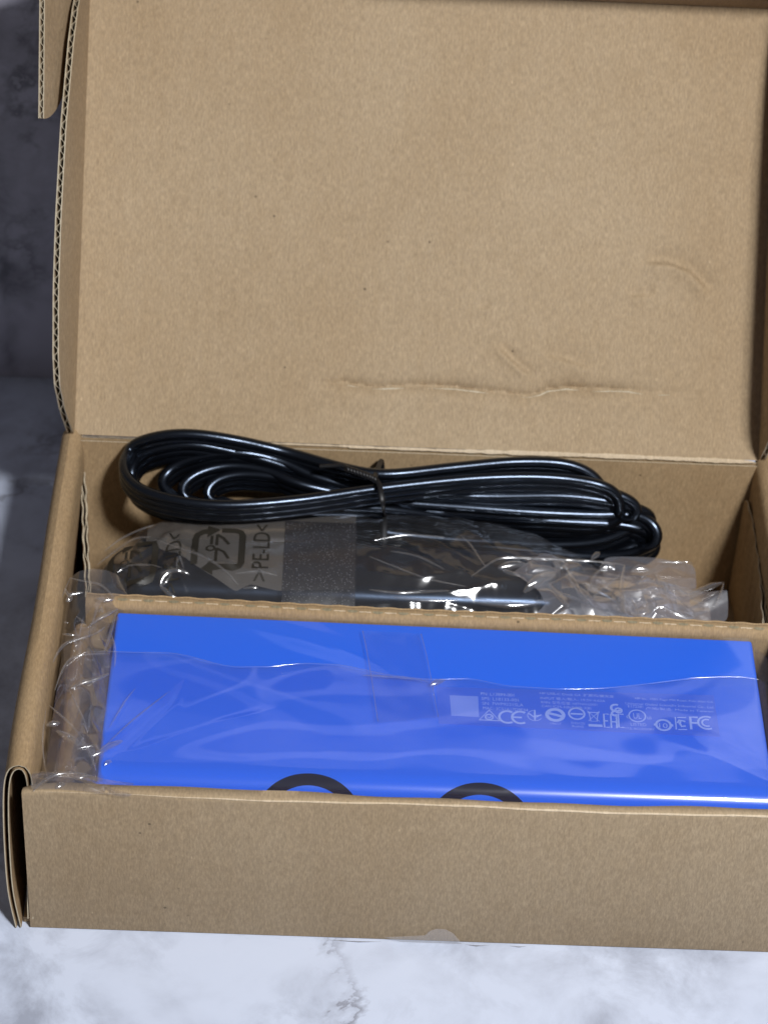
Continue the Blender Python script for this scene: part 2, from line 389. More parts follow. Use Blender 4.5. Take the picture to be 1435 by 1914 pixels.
def lid_n(X, U):
    n = 0.9*np.exp(-U/9.0)+0.35*wav(X, U, 4, 130)
    d, p = seg_dist(X, U, crack); jag = 0.5*np.sin(X*0.9)+0.3*np.sin(X*2.3); d = d+0.35*jag
    a = np.clip(np.minimum(p/0.12, (1-p)/0.25), 0, 1)*(0.85+0.15*np.sin(p*19+1))
    n = n-a*np.where(d < 0, 4.6*np.exp(d/3.0), 4.6*np.exp(-d/2.4))+a*1.3*np.exp(-((d+5.5)/4.5)**2)
    for pl, am, wd in ((dent1, -2.2, 5.5), (dent2, -2.0, 3.0), (dent3, -1.1, 3.5), (dent4, -1.2, 3.5), (dent5, -1.3, 5.0)):
        d, p = seg_dist(X, U, pl); n = n+am*np.exp(-(d/wd)**2)*np.clip(np.minimum(p, 1-p)*5, 0.0, 1)*np.tanh(d/1.2+0.6)
    # faint washboard of the flutes beneath
    return n+0.028*np.sin(X*2*math.pi/5.6+0.6*np.sin(U*0.02))
S, T = np.meshgrid(np.linspace(-0.9, 300.9, 372), np.linspace(0.0, LL, 250), indexing='ij')
mb = MB(); Pl = lidp(S, T, lid_n(S, T)); Nl = np.broadcast_to(EN, Pl.shape)
slab(mb, Pl, Nl, 0, -2.8)
autosm(fixn(mb.build('lid', [KRAFT], box)), 60)
lid = [o for o in box.children if o.name == 'lid'][0]
cw = np.array(crack[1:-1]); cs = np.linspace(0, 1, 60)
cx_ = np.interp(cs*(len(cw)-1), np.arange(len(cw)), cw[:, 0]); cu_ = np.interp(cs*(len(cw)-1), np.arange(len(cw)), cw[:, 1])-1.3
for a_, b_ in ((5, 8), (9, 16), (18, 27), (29, 45), (46, 55), (56, 59)):
    xx, uu = cx_[a_:b_], cu_[a_:b_]; P_ = lidp(xx, uu, lid_n(xx, uu)+0.12)
    crease_strip('cracked_paper', P_, 1.0, EN, box, CUT, seed=a_+2)
hp = [lidp(x, -0.6, 1.1+0.25*math.sin(x*0.05)) for x in np.linspace(2, 299, 50)]
crease_strip('hinge_crease', hp, 1.1, (0, -0.8, 0.5), box, seed=5)
crease_strip('hinge_crease', [lidp(x, -0.9-0.4*math.sin(x*0.02), 1.3) for x in np.linspace(120, 299, 40)], 2.4, (0, -0.8, 0.5), box, seed=9)
# folds at both sides of the lid: left and right flap with a rounded lower corner
hU = [0, 4, 10, 20, 32, 60, 90, 130, 165, 180, 199]; hH = [3, 16, 34, 52, 58, 61, 60, 56, 46, 38, 20]
def lid_flap(side):
    def f(s, t):
        h = np.interp(s, hU, hH)*(1.0 if side < 0 else 0.72); hh = t*h
        out = 2.1+hh*0.026+1.2*(hh/60)**2*np.sin(s*0.016)
        X = (-out) if side < 0 else 300+out
        return lidp(X, s, -2.6+hh*(h+3.2)/np.maximum(h, 1))
    return corr('lid_flap', f, 0.6, LL+0.6, 120, 18, 2.7, box, pitch=5.4)
lid_flap(-1); lid_flap(1)
# tuck flap along the lid's far edge, pointing forward, with ears bent back down
S, T = np.meshgrid(np.linspace(-13, 313, 131), np.linspace(0, 1, 16), indexing='ij')
nz = 86-15*np.exp(-((S-128)/15)**6)
mb = MB(); Pt = lidp(S, LL-0.1+T*6.5, -2.9+T*(nz+3.4)); slab(mb, Pt, np.broadcast_to(EU, Pt.shape), 0, 2.6, 0, 1); autosm(fixn(mb.build('tuck_flap', [KRAFT, CUT], box)), 50)
def ear(side):
    def f(s, t):
        k = np.sqrt(np.clip(1-(1-s/70.0)**2.4, 0, 1)) if False else np.clip(1-((70-s)/70.0)**3.0, 0, 1)**0.7
        n0 = 74-7*(70-s)/70; n1 = n0-50*k-1.0
        n = n0+(n1-n0)*t
        X = -13.6+0.15*(73-n)
        X = X if side < 0 else 300-X
        return lidp(X, LL+0.8-70+s, n)
    return corr('tuck_ear', f, 0, 70, 70, 12, 2.4, box, pitch=5.0)
ear(-1); ear(1)
# torn remains of the clear seal at the foot of the front wall
def seal_bit(pts, lift):
    P = [PX(u, v, Y=-lift) for u, v in pts]; P = [np.array([p[0], p[1], max(p[2], 0.4)]) for p in P]
    c = np.mean(P, axis=0)+np.array([0, -0.8, 0]); mb = MB(); n = len(P)
    mb.add(P+[c], [(i, (i+1) % n, n) for i in range(n)])
    o = mb.build('seal_remnant', [SEAL], box, smooth=True); return o
seal_bit([(718, 1752), (760, 1750), (795, 1748), (803, 1740), (815, 1736), (832, 1737), (846, 1744), (856, 1755), (862, 1768), (845, 1772), (800, 1770), (750, 1768)], 0.7)
seal_bit([(864, 1764), (880, 1767), (910, 1769), (912, 1776), (895, 1778), (872, 1775)], 1.0)
seal_bit([(950, 1770), (975, 1772), (983, 1774), (972, 1780), (962, 1778)], 0.8)
seal_bit([(610, 1757), (660, 1760), (715, 1760), (712, 1765), (680, 1767), (640, 1763)], 0.9)

# ------------------------------------------------------------------ cardboard insert
ROT = -0.0115
def rotp(P, c=(157, 112)):
    P = np.array(P, float); x = P[..., 0]-c[0]; y = P[..., 1]-c[1]; cs, sn = math.cos(ROT), math.sin(ROT)
    Q = P.copy(); Q[..., 0] = c[0]+x*cs-y*sn; Q[..., 1] = c[1]+x*sn+y*cs; return Q
ins = empty('cardboard_insert', (157, 116, 3.4), 'brown cardboard divider with a perforated fold standing between blue device and cables', 'divider')
S, T = np.meshgrid(np.linspace(13, 301, 150), np.linspace(0, 1, 40), indexing='ij')
prof = catmull([(112.8, 3.6, 0), (112.8, 40, 0), (112.8, 65, 0), (113.3, 69.0, 0), (114.6, 70.6, 0), (116.3, 71.1, 0), (118.6, 70.4, 0), (119.6, 68.0, 0), (119.8, 40, 0), (119.8, 3.6, 0)], 8)
dd = np.r_[0, np.cumsum(np.linalg.norm(np.diff(prof, axis=0), axis=1))]; dd /= dd[-1]
# denser samples over the fold
tt = np.r_[np.linspace(0, 0.44, 6), np.linspace(0.45, 0.57, 24), np.linspace(0.58, 1, 6)]
S, T = np.meshgrid(np.linspace(13, 301, 150), tt, indexing='ij')
Yp = np.interp(T, dd, prof[:, 0])+0.25*np.sin(S*0.03); Zp = np.interp(T, dd, prof[:, 1])
Zp = Zp+np.clip((Zp-60)/10, 0, 1)*(0.25*np.sin(S*0.6)*np.clip((Yp-116)/3, 0, 1)+0.3*np.sin(S*0.03+1))
Pp = rotp(np.stack([S, Yp, Zp], -1)); mb = MB(); slab(mb, Pp, surf_normals(Pp), 0, 1.6 if False else -1.6, 0, 1)
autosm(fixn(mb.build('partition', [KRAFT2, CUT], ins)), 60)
def fold_mark(name, x0, x1, mat, wy, dz, yo=115.6):
    n = 9; V = []
    for i in range(n):
        t = i/(n-1); x = x0+(x1-x0)*t; wv = wy*math.sin(math.pi*t)**0.5+0.05 if name == 'slit' else wy*(0.8+0.2*math.sin(t*9+x0))
        zc = 71.0+0.3*math.sin(x*0.03+1)+0.25*math.sin(x*0.6)*max(0, (yo-116)/3)
        yy = yo+0.25*math.sin(x*0.03)
        for k in (-1, 0, 1): V.append((x, yy+k*wv/2, zc-0.08*k*k*wv+dz))
    return mk(name, rotp(V), grid_faces(n, 3), mat, ins, smooth=True)
x = 26.0
while x < 296:
    fold_mark('slit', x, x+4.6, SLIT, 1.7+random.uniform(-.3, .2), 0.16, 115.7+random.uniform(-.15, .15))
    if x+10.4 < 299: fold_mark('fold_mark', x+5.1, x+10.0, WORN, 1.25, 0.10, 115.6)
    x += 10.55
# the insert's left side rail, running to the front beside the device
def frail(s, t):
    a = t*math.pi; Xc = 12.3+0.8*np.sin(s*0.05)
    X = Xc-2.6*np.cos(a); Z = np.where(True, 56+5.0*np.maximum(np.sin(a), 0)**0.6, 0)
    return np.stack([X, s, Z], -1)
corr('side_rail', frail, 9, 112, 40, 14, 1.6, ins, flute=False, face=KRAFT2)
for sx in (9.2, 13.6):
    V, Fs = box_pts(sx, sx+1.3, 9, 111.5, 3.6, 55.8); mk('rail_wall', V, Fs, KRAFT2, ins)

# ------------------------------------------------------------------ blue device
dev = empty('docking_station', (157, 64, 40), 'flat blue wrapped docking station with pale printed label lying in the box', 'docking station')
X0, X1, Y0, Y1, ZB, ZT, R1 = 26.2, 289.0, 17.0, 111.6, 38.0, 68.0, 10.0
def dev_prof():
    pts = [(Y0, ZB+2), (Y0, ZT-R1)]
    for i in range(1, 17):
        a = math.pi/2*i/16; pts.append((Y0+R1-R1*math.cos(a), ZT-R1+R1*math.sin(a)))
    for i in range(0, 7):
        a = math.pi/2*i/6; pts.append((Y1-1.2+1.2*math.sin(a), ZT-1.2+1.2*math.cos(a)))
    pts += [(Y1, ZB+2), (Y1-2, ZB), (Y0+2, ZB)]
    return pts
pf = dev_prof(); xs = np.r_[X0, X0+0.25, X0+0.6, X0+1.2, np.linspace(X0+2, X1-2, 60), X1-1.2, X1-0.6, X1-0.25, X1]
cy, cz = (Y0+Y1)/2, (ZB+ZT)/2; V = []; k = len(pf)
for x in xs:
    e = min(x-X0, X1-x); ins_ = 1.2-math.sqrt(max(0, 1.2**2-(1.2-min(e, 1.2))**2))
    for (y, z) in pf: V.append((x, y+(ins_ if y < cy else -ins_), z+(ins_ if z < cz else -ins_)))
n = len(xs); Fs = [(i*k+j, (i+1)*k+j, (i+1)*k+(j+1) % k, i*k+(j+1) % k) for i in range(n-1) for j in range(k)]
Fs += [tuple(range(k)), tuple(reversed(range((n-1)*k, n*k)))]
def dskew(P):  # the device sits slightly askew: its far side turned with the divider
    P = np.array(P, float); f = (P[..., 1]-Y0)/(Y1-Y0); Q = P.copy(); Q[..., 1] = P[..., 1]-0.0125*(P[..., 0]-157)*f; return Q
autosm(fixn(mk('body', dskew(V), Fs, BLUE, dev)), 40)
def dev_surf(x, s, off):
    """point on the device: s is the distance back from the start of the front rounding (negative goes over the edge)"""
    if s >= 0: p = (x, Y0+R1+s, ZT+off)
    else:
        a = -s/R1
        if a < math.pi/2: p = (x, Y0+R1-(R1+off)*math.sin(a), ZT-R1+(R1+off)*math.cos(a))
        else: p = (x, Y0-off, ZT-R1-(-s-R1*math.pi/2))
    return p
for cx, sc_ in ((108.3, -24.4), (174.9, -25.7)):
    mb = MB(); n = 72; V = []
    for i in range(n):
        a = 2*math.pi*i/n
        for (r, o) in ((17.6, 0.16), (18.8, 0.16), (20.0, 0.16), (21.2, 0.16), (22.4, 0.16)):
            V.append(dev_surf(cx+r*math.cos(a), sc_+r*math.sin(a), o))
    Fs = [(i*5+j, ((i+1) % n)*5+j, ((i+1) % n)*5+j+1, i*5+j+1) for i in range(n) for j in range(4)]
    mk('ring_foot', dskew(V), Fs, RUBBER, dev, smooth=True)

# label with its print
LZ = ZT+0.12
def lp(u, v): p = PX(u, v, ZT); return (p[0], p[1])
cor = [lp(816, 1284), lp(820, 1353), lp(1345, 1378), lp(1333, 1300)]
V = [(x, y, LZ) for x, y in cor]+[(x, y, ZT+0.02) for x, y in cor]
lab = mk('label', V, [(0, 1, 2, 3), (0, 4, 5, 1), (1, 5, 6, 2), (2, 6, 7, 3), (3, 7, 4, 0)], LABELM, dev); fixn(lab)
def text_mesh(body, size=1.0):
    cu = bpy.data.curves.new('t', 'FONT'); cu.body = body; cu.size = size; cu.resolution_u = 3
    o = bpy.data.objects.new('t', cu); COL.objects.link(o)
    dg = bpy.context.evaluated_depsgraph_get(); me = bpy.data.meshes.new_from_object(o.evaluated_get(dg))
    V = np.array([v.co[:] for v in me.vertices]).reshape(-1, 3); Fs = [tuple(p.vertices) for p in me.polygons]
    bpy.data.objects.remove(o); bpy.data.curves.remove(cu); bpy.data.meshes.remove(me)
    return V, Fs
EX = np.array([1.0, 0.0]); EX = np.array(lp(1345, 1378))-np.array(lp(820, 1353)); EX /= np.linalg.norm(EX); EY = np.array([-EX[1], EX[0]])
pm = MB(); PZ = LZ+0.06
pcount = [0]
def put2(V2, Fs, org):
    pcount[0] += 1; z = PZ+0.014*(pcount[0] % 9)
    V2 = np.asarray(V2, float); q = np.array(org)+V2[:, :1]*EX+V2[:, 1:2]*EY
    pm.add(np.c_[q, np.full(len(q), z)], Fs)
def ptext(body, u, v, u2, hgt):
    """line of print between two photograph positions, given height"""
    V2, Fs = text_mesh(body)
    if not len(V2): return
    a = np.array(lp(u, v)); wd = np.linalg.norm(np.array(lp(u2, v))-a)
    V2 = V2[:, :2]-V2[:, :2].min(0); mx = V2.max(0); V2 = V2/mx*np.array([wd, hgt]); put2(V2, Fs, a)
def stroke(pts, wd, org, closed=False):
    pts = np.asarray(pts, float); n = len(pts); V2 = []
    for i in range(n):
        a = pts[i-1] if (i > 0 or closed) else pts[i]; b = pts[(i+1) % n] if (i < n-1 or closed) else pts[i]
        t = b-a; t = t/(np.linalg.norm(t)+1e-9); nn = np.array([-t[1], t[0]])*wd/2; V2 += [pts[i]+nn, pts[i]-nn]
    Fs = [(2*i, 2*i+1, (2*i+3) % (2*n), (2*i+2) % (2*n)) for i in range(n if closed else n-1)]
    put2(V2, Fs, org)
def arc(r, a0, a1, n=24, sy=1.0): return [(r*math.cos(math.radians(a0+(a1-a0)*i/n)), sy*r*math.sin(math.radians(a0+(a1-a0)*i/n))) for i in range(n+1)]
for body, v in (('PN: L13899-001', 1300), ('SPS: L18133-001', 1309), ('SN: 7WP9221SLA', 1318), ('MAC: 3C51A17D9E44', 1327)):
    ptext(body, 898+(v-1300)*0.15, v, 960+(v-1300)*0.95, 1.75)
for body, v, e in (('HP USB-C Dock G4  \u6269\u5c55\u575e/\u64f4\u5145\u5ea7', 1299, 1146), ('INPUT \u8f93\u5165/\u8f38\u5165: 19.5V 4.62A', 1308, 1130), ('RMN: \u578b\u53f7/\u578b\u865f: HSTNN-UX01', 1316, 1115), ('CAN ICES-3(B)/NMB-3(B)', 1324, 1104)):
    ptext(body, 1008+(v-1299)*0.15, v, e, 1.75)
for body, v, s_ in (('HP Inc. 1501 Page Mill Road, Palo Alto CA', 1312, 1186), ('Universal Global Scientific Industrial Co., Ltd', 1321, 1168), ('\u4ea7\u5730/\u88fd\u9020: Made in Taiwan', 1330, 1206)):
    ptext(body, s_, v-3, 1331, 1.6)
# pale code patch (left blank)
c4 = [lp(840, 1300), lp(843, 1338), lp(895, 1341), lp(893, 1302)]
cp = mk('code_patch', [(x, y, LZ+0.05) for x, y in c4], [(0, 1, 2, 3)], QRP, lab)
# compliance marks
o1 = lp(914, 1349)
stroke([(-4.0, 0.6), (0, 6.4), (4.0, 0.6)], 0.75, o1, True); stroke(arc(1.5, 0, 360, 18), 0.6, (o1[0], o1[1]+2.4)); stroke([(-0.8, 2.6), (-0.1, 1.7), (1.2, 3.4)], 0.45, o1)
oC = lp(948, 1341); stroke(arc(3.3, 55, 305), 1.0, oC)
oE = lp(972, 1342); stroke(arc(3.3, 55, 305), 1.0, oE); stroke([(-3.0, 0), (0.6, 0)], 0.9, oE)
oU = lp(999, 1338); stroke(arc(2.9, 100, 330), 0.3, oU); stroke([(0, -2.6), (0, 3.2)], 0.7, oU); stroke([(-2.4, 1.0), (0, -1.2), (2.6, 0.6)], 0.6, oU); stroke([(-0.5, -0.4), (2.4, 0.3)], 0.5, oU)
oS = lp(1037, 1337); stroke(arc(3.3, 20, 200, sy=0.95), 1.5, oS); stroke(arc(3.3, 200, 380, sy=0.95), 1.5, oS); stroke([(-3.0, 0.9), (0, 0.1), (3.0, -0.9)], 1.3, oS); ptext('19617', 1028, 1355, 1048, 1.2)
oB = lp(1077, 1335); stroke(arc(3.1, 0, 360, 30), 0.8, oB); stroke([(-2.4, 0), (2.4, 0)], 0.9, oB); ptext('D33125', 1067, 1354, 1092, 1.25); ptext('RoHS', 1069, 1360, 1090, 1.2)
oW = lp(1109, 1345); stroke([(-1.9, 4.2), (-1.2, -1.2), (1.2, -1.2), (1.9, 4.2)], 0.4, oW); stroke([(-2.4, 3.8), (2.4, 3.8)], 0.5, oW); stroke([(-2.2, -1.2), (2.4, 4.6)], 0.3, oW); stroke([(2.2, -1.2), (-2.4, 4.6)], 0.3, oW)
oW2 = lp(1112, 1357); stroke([(-2.8, 0), (2.8, 0)], 1.4, oW2)
for gx, gl in ((1129, 'E'), (1142, 'A'), (1156, 'C')):
    og = lp(gx, 1361)
    if gl == 'E': stroke([(2.0, 0.3), (0, 0.3), (0, 7.7), (2.0, 7.7)], 0.7, og); stroke([(0, 4), (1.6, 4)], 0.7, og)
    elif gl == 'A': stroke([(0, 0), (0, 7.7), (2.2, 7.7), (2.2, 0)], 0.7, og); stroke([(0, 3.4), (2.2, 3.4)], 0.7, og)
    else: stroke([(2.2, 0.3), (0, 0.3), (0, 7.7), (2.2, 7.7)], 0.7, og)
oK = lp(1150, 1324); stroke(arc(1.9, 60, 330), 1.0, oK); stroke(arc(1.3, 0, 360, 16), 0.8, (oK[0]+1.0, oK[1]-1.4)); stroke(arc(1.2, 90, 300, 12), 0.9, (oK[0]-0.6, oK[1]-3.2))
oUL = lp(1190, 1339); stroke(arc(3.3, 0, 360, 30), 0.6, oUL); ptext('UL', 1183, 1344, 1198, 3.2); ptext('c', 1170, 1343, 1175, 1.6); ptext('us', 1209, 1345, 1217, 1.6); ptext('E172281', 1173, 1323, 1201, 1.4); ptext('LISTED', 1178, 1357, 1207, 1.7); ptext('I.T.E. ACCESSORY', 1168, 1364, 1222, 1.2)
o10 = lp(1239, 1356); stroke(arc(2.9, 0, 360, 28), 1.0, o10); ptext('10', 1231, 1361, 1247, 2.6); stroke([(-3.9, 0), (-2.8, 0)], 1.2, o10); stroke([(2.8, 0), (3.9, 0)], 1.2, o10)
oKC = lp(1263, 1364); stroke([(0, 0), (0, 7.0)], 0.5, oKC); stroke([(0.8, 0), (4.4, 0.2)], 0.5, oKC); stroke([(0.8, 6.8), (4.4, 7.0)], 0.5, oKC); stroke([(3.9, 4.6), (2.2, 5.2), (1.6, 3.4), (2.3, 1.8), (3.9, 2.2)], 0.9, oKC); stroke([(0.6, 3.6), (1.6, 5.6)], 0.7, oKC)
oF = lp(1291, 1364); stroke([(0, 0), (0, 6.9), (3.0, 6.9)], 1.0, oF); stroke([(0, 3.7), (2.6, 3.7)], 0.9, oF)
oFC = lp(1320, 1352); stroke(arc(3.5, 60, 300), 0.85, oFC); stroke(arc(1.9, 60, 300), 0.75, oFC)
pm.build('label_print', [PRINT], lab)

# ------------------------------------------------------------------ clear bag round the device
bag = empty('clear_poly_bag', (157, 64, 68), 'clear crinkled plastic bag wrapped around the blue docking station', 'plastic bag')
def film_z(X, Y):
    z = ZT+1.0+0.45*wav(X, Y*1.2, 21, 70)+0.28*np.sin((X*0.72+Y*1.5)*0.075)
    return z
S, T = np.meshgrid(np.linspace(25.0, 291, 190), np.linspace(0, 1, 90), indexing='ij')
sarc = -15.0+T*(Y1-Y0-R1+15.0)
def over_device(X, sa, off):
    a = np.clip(-sa/R1, 0, math.pi/2); ex = np.clip(-sa-R1*math.pi/2, 0, 99)
    Yv = np.where(sa >= 0, Y0+R1+sa, Y0+R1-(R1+off)*np.sin(a)); Z = np.where(sa >= 0, ZT+off, ZT-R1+(R1+off)*np.cos(a)-ex)
    return np.stack([X, Yv, Z], -1)
off = 0.75+0.30*wav(S, sarc*1.3, 21, 75)*np.clip((sarc+6)/14, 0.15, 1)
diag = 0.9*np.exp(-((sarc-(70-0.42*(S-30)))/9.0)**2)*np.clip((S-30)/20, 0, 1)*np.clip((130-S)/40, 0, 1)+0.8*np.exp(-((sarc-(92-0.40*(S-60)))/9.0)**2)*np.clip((180-S)/60, 0, 1)
off = np.maximum(off+diag, 0.35)
drp = np.clip((S-288)/3, 0, 1)**2*2.5
Pf = dskew(over_device(S, sarc, off)); Pf[..., 2] -= drp
mk('film', Pf.reshape(-1, 3), grid_faces(190, 90), FILM, bag, smooth=True)
# second layer: the folded-over mouth of the bag
edge_px = [(88, 1345), (100, 1300), (113, 1262), (126, 1238), (150, 1225), (205, 1222), (330, 1226), (430, 1250), (500, 1250), (560, 1243), (640, 1246), (720, 1262), (800, 1272), (880, 1270), (950, 1283), (1050, 1290), (1120, 1288), (1200, 1278), (1290, 1267), (1370, 1264), (1435, 1268), (1460, 1270)]
ep = np.array([PX(u, v, ZT+2.2)[:2] for u, v in edge_px])
S, T = np.meshgrid(np.linspace(6.0, 291.5, 210), np.linspace(0, 1, 70), indexing='ij')
ye = np.interp(S, ep[:, 0], ep[:, 1]); s_end = ye-Y0-R1; sarc = -14.0+T*(s_end+14.0)
off = 1.55+0.42*wav(S, sarc*1.2, 33, 60)*np.clip((sarc+5)/14, 0.1, 1)+1.1*T**6
# a fold running from the near left corner up to the fold edge, another at the right
d, p = seg_dist(S, sarc, [(34, 2), (60, 26), (84, 52), (104, 68)]); off = off+0.9*np.exp(-(d/8.0)**2)*np.clip(p*4, 0, 1)
d, p = seg_dist(S, sarc, [(36, 4), (54, 30), (62, 58)]); off = off+0.6*np.exp(-np.abs(d)/2.5)*np.clip((1-p)*3, 0, 1)
d, p = seg_dist(S, sarc, [(38, 3), (72, 22), (96, 32)]); off = off+0.5*np.exp(-np.abs(d)/2.0)*np.clip((1-p)*3, 0, 1)
d, p = seg_dist(S, sarc, [(292, -4), (262, 16), (238, 36)]); off = off+1.0*np.exp(-(d/8.0)**2)*np.clip((1-p)*2, 0, 1)
d, p = seg_dist(S, sarc, [(153, 58), (160, 60), (166, 61)]); off = off+1.6*np.exp(-(d/2.2)**2)
off = np.maximum(off, 1.05)
Pf2 = dskew(over_device(S, sarc, off)); Pf2[..., 2] -= np.clip((S-287)/4, 0, 1)**2*2; Pf2[..., 2] += np.clip((26-S)/20, 0, 1)*(2.5-6.5*np.clip((26-S)/20, 0, 1))+np.clip((24-S)/10, 0, 1)*1.1*wav(S, sarc, 71, 24)
mk('folded_film', Pf2.reshape(-1, 3), grid_faces(210, 70), FILM2, bag, smooth=True)
EDGE2 = [Pf2[i, -1] for i in range(2, 208, 5)]
# square of clear tape closing the bag
tp = [lp(677, 1190), lp(706, 1363), lp(818, 1352), lp(786, 1196)]
n_ = 14; V = []
for i in range(n_):
    for j in range(n_):
        a, b = i/(n_-1), j/(n_-1); p = (1-a)*((1-b)*np.array(tp[0])+b*np.array(tp[3]))+a*((1-b)*np.array(tp[1])+b*np.array(tp[2]))
        V.append((p[0], p[1], ZT+3.0+0.25*math.sin(i*1.1)*math.sin(j*0.8)+(0.5 if i in (0, n_-1) else 0)))
tp_o = mk('tape_square', V, grid_faces(n_, n_), TAPE, bag, smooth=True)
mb = MB()
for a, b in ((0, 1), (3, 2)):
    p0, p1 = np.array([*tp[a], ZT+3.2]), np.array([*tp[b], ZT+3.2]); sweep('', resample(catmull([p0, (p0*2+p1)/3+np.array([0.4, 0, 0.1]), p1], 20), 2), circ(0.16, 6), (0, 0, 1), None, None, mb=mb)
mb.build('tape_edge', [CRUMP], tp_o, smooth=True)

def crumple(name, base, nu, nv, amp, mat, parent, seed, crease=(0.35, 1.0), jit=0.33, levels=3, edge_amp=0.4):
    """crushed film: an irregular folded net, refined with creased folds"""
    r = np.random.default_rng(seed); V = []; 
    eps = 1e-3
    for i in range(nu):
        for j in range(nv):
            u = (i+(r.uniform(-jit, jit) if 0 < i < nu-1 else 0))/(nu-1); v = (j+(r.uniform(-jit, jit) if 0 < j < nv-1 else 0))/(nv-1)
            p = base(u, v); du = base(u+eps, v)-base(u-eps, v); dv = base(u, v+eps)-base(u, v-eps); nn = np.cross(du, dv); nn /= np.linalg.norm(nn)+1e-9
            k = edge_amp if (i in (0, nu-1) or j in (0, nv-1)) else 1.0
            V.append(p+nn*r.uniform(-1, 1)*amp*k+r.normal(0, 0.25, 3)*k)
    Fs = []
    for i in range(nu-1):
        for j in range(nv-1):
            a, b, c, d_ = i*nv+j, (i+1)*nv+j, (i+1)*nv+j+1, i*nv+j+1
            Fs += [(a, b, c), (a, c, d_)] if r.random() < 0.5 else [(a, b, d_), (b, c, d_)]
    o = mk(name, V, Fs, mat, parent, smooth=True)
    at = o.data.attributes.new('crease_edge', 'FLOAT', 'EDGE')
    at.data.foreach_set('value', [r.uniform(*crease) if r.random() < 0.55 else 0.0 for _ in o.data.edges])
    md = o.modifiers.new('refine', 'SUBSURF'); md.levels = levels; md.render_levels = levels
    return o
# loose end of the bag bunched up between device and left wall
def lend(u, v):
    y = 7+v*122; xl = 3.6+1.0*math.sin(v*5)+2.6*v; xr = 28.5+1.5*math.sin(v*7)
    x = xl+(xr-xl)*u
    z = 66+6.5*max(0.0, math.sin(math.pi*u))**0.8-3*(1-u)+9.0*max(0, v-0.82)/0.18*(1-u*0.55)+ (9.5*max(0, 0.10-v)/0.10)
    return np.array([x, y, z])
crumple('bunched_end', lend, 7, 16, 2.3, CRUMP, bag, 5)
def lend2(u, v):
    y = 14+v*92; x = 7+u*23+3*math.sin(v*4); z = 61+4.0*math.sin(math.pi*u)+2*math.sin(v*9); return np.array([x, y, z])
crumple('bunched_end', lend2, 5, 10, 2.0, CRUMP, bag, 17)
def spill(u, v):
    x = 3.5+u*38; y = -0.6+v*9.5+1.2*math.sin(u*5); z = 80.6+1.6*math.sin(math.pi*v)*(1-u*0.8)-1.2*u-2.0*v*u; return np.array([x, y, z])
crumple('bunched_end', spill, 8, 5, 0.8, CRUMP, bag, 23)
def rend(u, v):
    y = 40+v*68; return np.array([289.6+u*8, y-0.0125*(130), 66.5-9*u**1.5+1.0*math.sin(v*8)])
crumple('bunched_end', rend, 4, 10, 1.0, CRUMP, bag, 29)

FOLD = film('sharp_film_fold', 0.10, 6.0, 0.17)
def fold(parent, pts, rad, lift=0.0, taper=True, seed=0):
    """doubled-over film edge: a thin rounded ridge"""
    P = resample(catmull(np.array(pts)+np.array([0, 0, lift]), 12), 0.9); n = len(P); r_ = np.random.default_rng(seed+n)
    if n < 3: return
    T = np.gradient(P, axis=0); T /= np.linalg.norm(T, axis=1, keepdims=True); U = np.array([0.13, -0.3, 0.94])
    Sd = np.cross(T, U); Sd /= np.linalg.norm(Sd, axis=1, keepdims=True); Uu = np.cross(Sd, T)
    jit_ = np.convolve(r_.normal(0, 1, n+4), np.ones(5)/5, 'valid')
    rr = 1.2*rad*(np.sin(np.linspace(0.12, math.pi-0.12, n))**0.6 if taper else np.ones(n))*(1+0.18*jit_)
    rr = np.maximum(rr, 0.06); k = 7; A = np.linspace(-0.15, math.pi+0.15, k)
    V = (P[:, None]+Sd[:, None]*(np.cos(A)[None, :, None]*rr[:, None, None]*1.3)+Uu[:, None]*(np.sin(A)[None, :, None]*rr[:, None, None])).reshape(-1, 3)
    return mk('film_fold', V, grid_faces(n, k), FOLD, parent, smooth=True)
def zl(u, v):   # level of the bunched film at the left of the device
    t = (v-1080)/390.0; return 76-6*min(max(t/0.25, 0), 1)+ (9 if v > 1440 else 0)
